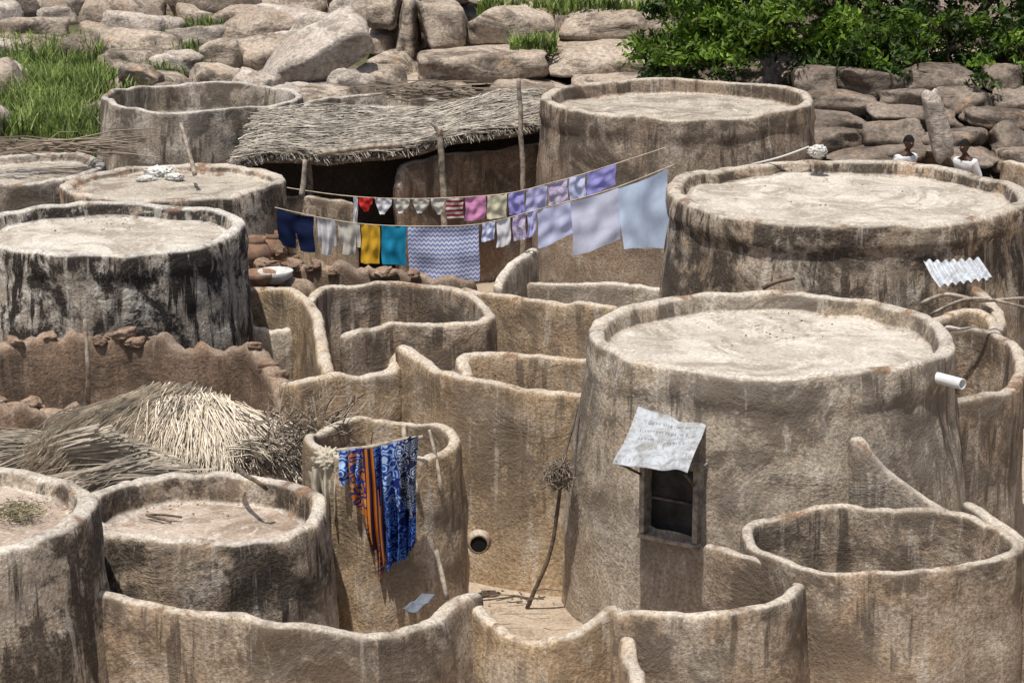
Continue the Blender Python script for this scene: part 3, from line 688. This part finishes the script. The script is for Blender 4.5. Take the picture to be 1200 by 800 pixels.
for i in range(600):
    p=P(22+random.gauss(0,15),600+random.gauss(0,6),2.075)+Z*U(0,.03); an=U(0,6.3); sgl.append(([p,p+Vector((math.cos(an),math.sin(an),.2))*.035],.005))
straws("dried_leaf_heap",sgl,islandm("dried_leaves",[(.26,.22,.13),(.15,.13,.07),(.36,.32,.22)]))
def sandal(c,an,mat):
    o=empty("plastic_sandal"); V=[];Fc=[];n=24
    for zz in (0,.02):
        for k in range(n):
            a=2*pi*k/n; x=.13*math.cos(a); y=(.045+.012*math.cos(a))*math.sin(a); V.append(Vector(c)+Vector((x*math.cos(an)-y*math.sin(an),x*math.sin(an)+y*math.cos(an),zz)))
    for k in range(n): Fc.append((k,(k+1)%n,n+(k+1)%n,n+k))
    Fc.append(tuple(range(n,2*n))); mk("sole",V,Fc,mat,parent=o,smooth=False)
    pts=[Vector(c)+Vector((x*math.cos(an)-y*math.sin(an),x*math.sin(an)+y*math.cos(an),z)) for x,y,z in ((.0,-.045,.02),(.05,-.02,.05),(.08,0,.025),(.05,.02,.05),(0,.045,.02))]
    V,Fc=tube_geo(pts,.007,6); mk("strap",V,Fc,mat,parent=o)
sandal(P(226,577,1.5),.3,plainm("rubber_white",(.55,.52,.48)))
sheet("sheet_metal_scrap",PD(472,712,18.9),PD(496,692,19.2),PD(510,700,19.2),PD(488,716,18.9),2,.01,plainm("scrap",(.12,.135,.16),.7),n=20,m=6)

# ---------------- background rocks -----------------
def slabs(name,L_,mat,depth=1.0,seed=0,p=9,rough=.08,grow=1.0):
    V=[];Fc=[]
    for i,(u0,v0,u1,v1,y) in enumerate(L_):
        a=PD(u0,v1,y); b=PD(u1,v0,y); c=(a+b)/2; dp=depth*U(.8,1.2); c.y+=dp
        rock_geo(V,Fc,c,(abs(b.x-a.x)/2*grow,dp,abs(b.z-a.z)/2*grow),(U(-.03,.03),U(-.04,.04),U(-.1,.1)),p,seed+i*1.3,rough)
    return mk(name,V,Fc,mat)
slabs("stone_terrace",[(494,60,640,99,50),(644,55,768,94,50.3),(474,100,560,128,49.2),(563,98,668,130,49.3),(671,96,775,130,49.1),
   (548,12,654,54,51.5),(658,16,792,51,51.6),(488,10,545,58,51.3)],M_stone,1.1,grow=1.05)
slabs("stone_terrace",[(432,-10,464,36,52),(466,2,490,70,51.8),(427,40,464,66,52),(432,68,490,98,50.8),(410,100,472,128,49.4),(436,-28,560,7,54),(563,-32,696,0,55),(700,-28,830,6,55),(380,-30,430,14,56)],M_stone,1.2,seed=40,grow=1.05)
slabs("stone_terrace_shaded",[(770,56,850,104,49.8),(845,60,905,104,49.5),(795,8,900,56,52),(900,70,960,118,47.5),(900,0,1010,70,52),(1000,0,1120,80,52),(1110,0,1230,80,52),(778,104,860,132,48.8),(862,104,940,132,48.6)],M_stoneD,1.1,seed=60)  # darker sandstone puts the tree's shade into the stone colour
# stacked boulders beneath the tree
V=[];Fc=[]
for r_,(va,vb) in enumerate(((80,112),(108,138),(130,160),(152,186),(176,202))):
    u=925+U(-20,10)
    while u<1290:
        wd=U(45,115); y=43.6-r_*.62; k=U(.75,1.1); a=PD(u,vb,y); b=PD(u+wd,va,y); c=(a+b)/2
        rock_geo(V,Fc,c+Vector((0,.5,U(-.06,.04))),(abs(b.x-a.x)/2*1.0,.5,abs(b.z-a.z)/2*1.05*k),(U(-.1,.1),U(-.15,.15),U(-.2,.2)),U(3.5,7),R()*99,.12); u+=wd*U(.95,1.05)
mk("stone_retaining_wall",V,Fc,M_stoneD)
rock("standing_stone",PD(1098,146,40.9),(.2,.2,.6),(0,-.28,0.2),5,3,M_stoneL)
slabs("rock_ledge",[(-60,6,40,34,60),(20,-30,110,4,61),(95,-30,200,0,61.5),(195,-26,265,16,60.5),(250,-40,345,8,59),(340,-30,440,4,58),(-80,-40,30,6,62)],M_stoneD,1.5,seed=80,rough=.12,p=6)
slabs("rock_ledge",[(262,8,345,38,57.5),(340,6,432,30,57),(150,14,214,40,58.5),(60,8,155,38,59)],M_stone,1.3,seed=90,rough=.11,p=6)
bl=[(222,44,32,24,56,M_stone),(303,50,46,36,54,M_stone),(176,60,26,18,55,M_stoneL),(97,54,30,18,57,M_stone),(52,46,40,21,58,M_stone),(15,52,30,19,58,M_stone),(6,92,28,18,50,M_stoneL),(0,122,24,16,47,M_stone),(412,99,26,16,47,M_stoneL),(345,112,28,14,45,M_stoneL),(255,92,30,18,48,M_stone),(385,116,34,13,44.5,M_stone),(140,50,24,14,56,M_stoneD),(450,96,32,20,48.5,M_stone),(262,66,30,20,52,M_stone),(-20,70,30,20,54,M_stone),(205,74,30,14,51,M_stoneL),(295,96,26,15,47,M_stoneL),(165,88,24,12,48,M_stone)]
for i,(u,v,a,b,y,m) in enumerate(bl):
    d=y/F*1.03; rock("boulder",PD(u,v,y),(a*d,a*d*.8,b*d),(U(-.15,.15),U(-.15,.15),U(-.4,.4)),3.6,i*2.7+1,m,.13)
rock("leaning_rock_slab",PD(368,66,48.5),(1.2,.9,.40),(.25,-.50,.1),6,7,M_stoneL,.08)
GR=[[],[]],[[],[]],[[],[]]
y=43.6
while y<64:
    x=-14.0
    while x<15:
        s=U(.38,.8)*(1 if R()<.75 else 1.35)
        u_=x/y*F/1.03+600
        skip=(5<u_<140 and y<52.5) or (425<u_<800 and 48<y<54) or R()<.08 or (u_>900 and y<46) or (140<u_<262 and 49.5<y<51)
        if not skip:
            g=GR[random.choice((0,0,1,2))]
            rock_geo(g[0],g[1],(x+U(-.15,.15),y+U(-.4,.4),gz(x,y)+s*U(.1,.3)),(s*U(.8,1.4),s,s*U(.5,.8)),(U(-.2,.2),U(-.2,.2),U(0,3)),U(3,6),R()*99,.13)
        x+=s*U(1.5,2.2)
    y+=1.3
for g,m in zip(GR,(M_stone,M_stoneD,M_stoneL)): mk("boulder_field",g[0],g[1],m)
V=[];Fc=[]
for i in range(150):
    x=U(-60,60); y=U(66,150); s=U(.6,2.6)
    rock_geo(V,Fc,(x,y,gz(x,y)+s*.2),(s*U(.8,1.6),s,s*U(.5,.9)),(U(-.2,.2),U(-.2,.2),U(0,3)),4,R()*99,.15)
mk("hillside_boulders",V,Fc,M_stone)

# ---------------- vegetation -----------------
def blades(name,pts,mat,h=(.3,.8),wd=(.015,.03),seg=3):
    V=[];Fc=[]
    for p in pts:
        a=U(0,6.28); hh=U(*h); lean=U(.05,.6)*hh; w_=U(*wd); dx,dy=math.cos(a),math.sin(a); b=len(V); px,py=-dy,dx
        for k in range(seg+1):
            t=k/seg; c=Vector((p[0]+dx*lean*t*t,p[1]+dy*lean*t*t,p[2]+hh*t*(1-.25*t))); ww=w_*(1-t*.9)
            V.append(c+Vector((px,py,0))*ww); V.append(c-Vector((px,py,0))*ww)
        for k in range(seg): Fc.append((b+2*k,b+2*k+1,b+2*k+3,b+2*k+2))
    return mk(name,V,Fc,mat,smooth=False)
M_grass=islandm("grass",[(.12,.19,.04),(.20,.28,.06),(.32,.37,.15),(.07,.12,.025)],trans=.3,noise_sc=1.5,lo=.45)
M_leaf=islandm("leaves",[(.07,.14,.015),(.13,.23,.025),(.22,.33,.04),(.08,.16,.02)],rough=.6,trans=.4,spec=.3,noise_sc=1.1,lo=.4)
M_leafD=islandm("leaves_painted_shade",[(.03,.065,.012),(.05,.09,.018),(.08,.14,.025)],rough=.6,trans=.25,spec=.3,noise_sc=1.3,lo=.5)  # darker leaf copy: crown shade put into the colour, undersides and right side
pts=[]
for i in range(11000):
    y=U(42.5,53); u=random.gauss(76,32); x=(u-600)/F*y*1.03
    if u>145 or u<8 or noise.noise(Vector((x*1.3,y*1.3,2)))<-.18: continue
    pts.append((x,y,gz(x,y)))
blades("tall_grass",pts,M_grass,h=(.2,.95),wd=(.012,.035))
pts=[]
for i in range(9000):
    x=U(-13,13); y=U(44,64)
    if noise.noise(Vector((x*.45,y*.45,7)))<.1: continue
    pts.append((x,y,gz(x,y)))
blades("short_grass",pts,M_grass,h=(.1,.4),wd=(.012,.03))
pts=[]
for (u0,u1,v,y,n) in ((560,800,6,52.6,1300),(598,652,52,51.0,700),(255,300,60,53,100),(350,440,8,57.5,300)):
    for i in range(n): q=PD(U(u0,u1),v+U(-4,6),y+U(-.4,.5)); pts.append((q.x,q.y,q.z-.12))
for i in range(26): # tufts between the boulders
    u=U(140,300); y=U(47,55); x0=(u-600)/F*y*1.03; r_=U(.15,.5)
    for k in range(60): x=x0+random.gauss(0,r_); yy_=y+random.gauss(0,r_*.6); pts.append((x,yy_,gz(x,yy_)+.15))
blades("ledge_grass",pts,M_grass,h=(.15,.5),wd=(.02,.04))

def leafmass(name,cl,per,size,mat,parent,spread=.36):
    n=len(cl)*per; c=np.repeat(np.array([tuple(q) for q in cl]),per,0)
    g=np.random.normal(size=(n,3)); g/=np.linalg.norm(g,axis=1)[:,None]; rad=np.random.rand(n,1)**.6
    sz=np.repeat(.6+.8*np.random.rand(len(cl),1),per,0)
    c=c+g*rad*sz*np.array([spread*1.35,spread*1.2,spread*.65])
    c[:,2]-=(np.abs(g[:,0])*rad[:,0]*.12)
    a=np.random.normal(size=(n,3)); a/=np.linalg.norm(a,axis=1)[:,None]
    nn=g*.5+np.random.normal(size=(n,3))*.6+np.array([0,0,.6]); b=np.cross(nn,a); b/=np.linalg.norm(b,axis=1)[:,None]+1e-6
    s=(size*(.6+.8*np.random.rand(n,1)))
    V=np.stack([c-a*s,c+b*s*.38,c+a*s,c-b*s*.38],1).reshape(-1,3)
    me=bpy.data.meshes.new(name); Fi=np.arange(n*4).reshape(-1,4)
    me.from_pydata(V.tolist(),[],Fi.tolist()); me.materials.append(mat)
    o=bpy.data.objects.new(name,me); scene.collection.objects.link(o); o.parent=parent; return o
tree=empty("leafy_tree")
tb=Vector((8.0,46.8,gz(8,46.8)-.2))
lobes=[((3.7,45.4,2.35),(1.3,1.2,.85),0),((5.4,45.0,2.55),(1.3,1.3,.85),0),((6.8,45.2,2.1),(1.3,1.3,.8),.3),((8.4,44.8,2.3),(1.4,1.3,.85),.6),((10.2,45.0,2.1),(1.7,1.4,.9),.8),((7.5,47.2,4.1),(3.6,2.6,1.5),.3),((11,47.5,4.4),(3,2.6,1.7),.5),((2.9,45.8,2.0),(.65,.7,.35),0),((4.6,46.6,3.6),(2,1.8,1.1),0),((12.5,46,3.0),(2,2,1.3),.7)]
V=[];Fc=[]
tube_geo([tb,tb+Vector((.1,-.1,.9)),tb+Vector((-.1,-.2,1.8)),tb+Vector((.1,-.1,2.8))],[.32,.25,.22,.15],12,V,Fc)
for (c,s,_) in lobes:
    c=Vector(c); a=tb+Vector((0,-.1,U(.9,1.9))); m=a.lerp(c,.5)+Vector((U(-.2,.2),U(-.2,.2),U(-.1,.3))); tube_geo([a,m,c],[.12,.08,.04],8,V,Fc)
    for k in range(7):
        e=c+Vector((U(-1,1)*s[0],U(-1,1)*s[1],U(-.7,.9)*s[2]))*.85; tube_geo([m.lerp(c,.6),m.lerp(e,.6)+Vector((0,0,.15)),e],[.04,.028,.012],5,V,Fc)
mk("trunk_and_limbs",V,Fc,M_woodD,parent=tree)
cl=[];cd=[]
for (c,s,dk) in lobes:
    for k in range(int(44*s[0]*s[1])):
        g=Vector((random.gauss(0,1),random.gauss(0,1),random.gauss(0,1))).normalized()*(U(.4,1.25))
        q=Vector((c[0]+g.x*s[0],c[1]+g.y*s[1],c[2]+g.z*s[2]))
        if noise.noise(q*1.1)<-.2: continue
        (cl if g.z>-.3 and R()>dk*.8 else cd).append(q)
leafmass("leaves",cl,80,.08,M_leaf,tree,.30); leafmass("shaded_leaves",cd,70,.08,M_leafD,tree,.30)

# ---------------- people (two seated villagers beyond the huts) -----------------
M_skin=plainm("dark_skin",(.075,.042,.028),.5,var=.1); M_shirt=plainm("white_shirt",(.6,.6,.6),var=.1); M_pants=plainm("trousers",(.06,.07,.1),var=.2); M_hair=plainm("black_hair",(.01,.009,.008),.9)
M_eye=plainm("eye_white",(.6,.58,.55),.3,var=.02)
def skinned(name,pts,edges,rad,mat,parent,root=0,sub=2):
    me=bpy.data.meshes.new(name); me.from_pydata(pts,edges,[]); me.materials.append(mat)
    o=bpy.data.objects.new(name,me); scene.collection.objects.link(o); o.parent=parent
    o.modifiers.new("skin","SKIN")
    for i,sv in enumerate(me.skin_vertices[0].data):
        r=rad[i]; sv.radius=(r,r); sv.use_root=(i==root)
    s_=o.modifiers.new("sub","SUBSURF"); s_.levels=sub; s_.render_levels=sub
    return o
def person(loc,yaw,shirt,lean=.0,headturn=0.0,seat=.46):
    """seated figure, faces local -Y"""
    root=empty("seated_person"); root.location=loc; root.rotation_euler=(0,0,yaw)
    s=seat+.1
    pts=[(0,0,s),(0,-.02,s+.18),(0,-.05-lean*.5,s+.36),(0,-.07-lean,s+.47),(0,-.08-lean,s+.54),(0,-.09-lean,s+.60),
      (.17,-.07-lean,s+.43),(.22,-.12,s+.2),(.16,-.36,s+.13),(.14,-.43,s+.11),
      (-.17,-.07-lean,s+.43),(-.23,-.1,s+.2),(-.15,-.35,s+.13),(-.12,-.42,s+.11),
      (.09,-.02,s-.02),(.12,-.44,s),(.11,-.42,.08),(.12,-.55,.04),
      (-.09,-.02,s-.02),(-.13,-.43,s),(-.12,-.36,.08),(-.13,-.5,.04)]
    ed=[(0,1),(1,2),(2,3),(3,4),(4,5),(3,6),(6,7),(7,8),(8,9),(3,10),(10,11),(11,12),(12,13),(0,14),(14,15),(15,16),(16,17),(0,18),(18,19),(19,20),(20,21)]
    rad=[.13,.12,.14,.08,.05,.05,.055,.042,.028,.03,.055,.042,.028,.03,.085,.06,.04,.035,.085,.06,.04,.035]
    skinned("body",pts,ed,rad,M_skin,root)
    skinned("shirt",[pts[i] for i in (0,1,2,3,6,7,10,11)]+[(.225,-.17,s+.18),(-.225,-.16,s+.18)],[(0,1),(1,2),(2,3),(3,4),(4,5),(3,6),(6,7),(5,8),(7,9)],[.16,.15,.165,.095,.085,.065,.085,.065,.06,.06],shirt,root)
    skinned("trousers",[pts[i] for i in (0,14,15,18,19)]+[(.115,-.43,.2),(-.125,-.38,.2)],[(0,1),(1,2),(0,3),(3,4),(2,5),(4,6)],[.15,.105,.08,.105,.08,.06,.06],M_pants,root)
    for sx,hb in ((1,pts[9]),(-1,pts[13])):
        hb=Vector(hb); 
        P0=[tuple(hb),tuple(hb+Vector((0,-.06,-.01)))]; E=[(0,1)]; Rr=[.028,.03]
        for f in range(4):
            x=(f-1.5)*.02; L=(.07,.08,.075,.055)[f]; i0=len(P0)
            P0+= [tuple(hb+Vector((x,-.085,-.012))),tuple(hb+Vector((x,-.085-L*.5,-.02))),tuple(hb+Vector((x,-.085-L*.8,-.045)))]
            E+=[(1,i0),(i0,i0+1),(i0+1,i0+2)]; Rr+=[.009,.008,.007]
        i0=len(P0); P0+=[tuple(hb+Vector((-sx*.035,-.04,-.01))),tuple(hb+Vector((-sx*.055,-.075,-.02)))]; E+=[(0,i0),(i0,i0+1)]; Rr+=[.011,.009]
        skinned("hand",P0,E,Rr,M_skin,root,sub=1)
    hp=Vector((0,-.11-lean,s+.69)); V=[];Fc=[];n=24;m=32
    hd=empty("head"); hd.parent=root; hd.location=hp; hd.rotation_euler=(.15,0,headturn)
    for j in range(n+1):
        for i in range(m):
            th=pi*j/n; ph=2*pi*i/m; u=Vector((math.sin(th)*math.cos(ph),math.sin(th)*math.sin(ph),math.cos(th)))
            x,y,z=u.x*.076,u.y*.095,u.z*.118
            if z<0: x*=1+z*2.2; y=y*(1+z*1.6)-(-z)*.12
            if y<-.05:
                k=math.exp(-((x/.013)**2)-((z+.012)/.022)**2); y-=.022*k
                y-=.008*math.exp(-((x/.03)**2)-((z+.052)/.010)**2)
                y+=.010*math.exp(-(((abs(x)-.03)/.015)**2)-((z-.012)/.012)**2)
            V.append(Vector((x,y,z)))
    for j in range(n):
        for i in range(m): Fc.append((j*m+i,j*m+(i+1)%m,(j+1)*m+(i+1)%m,(j+1)*m+i))
    mk("face",V,Fc,M_skin,parent=hd)
    HV=[];HF=[]
    for j in range(n//2+1):
        for i in range(m):
            th=pi*j/n*1.05; ph=2*pi*i/m; u=Vector((math.sin(th)*math.cos(ph),math.sin(th)*math.sin(ph),math.cos(th))); f=1.06
            yy_=u.y*.097*f+.008; zz_=u.z*.12*f
            if u.y<-.3: zz_=max(zz_,.055)
            HV.append(Vector((u.x*.078*f,yy_,zz_)))
    for j in range(n//2):
        for i in range(m): HF.append((j*m+i,j*m+(i+1)%m,(j+1)*m+(i+1)%m,(j+1)*m+i))
    mk("hair",HV,HF,M_hair,parent=hd)
    for sx in (-1,1):
        V=[];Fc=[]; rock_geo(V,Fc,(sx*.03,-.083,.012),(.011,.006,.006),p=2,rough=0); mk("eye",V,Fc,M_eye,parent=hd)
        V=[];Fc=[]; rock_geo(V,Fc,(sx*.078,.0,-.005),(.01,.02,.032),p=2,rough=.05); mk("ear",V,Fc,M_skin,parent=hd)
    return root
def seatp(u,y,yaw,sh_,**k):
    x=(u-600)/F*y*1.03; g=gz(x,y)+.22
    rock("rock_ledge",(x,y-.1,g-.20),(.55,.65,.22),(0,0,.2),7,u+1,M_stoneD,.05)
    person((x,y,g),yaw,sh_,**k); rock("sitting_stone",(x,y+.02,g+.2),(.3,.25,.27),(0,0,.3),4,u,M_stoneD,.04)
seatp(1043,39.0,.7,M_shirt,lean=.14); seatp(1133,38.6,-.9,M_shirt,lean=.16)
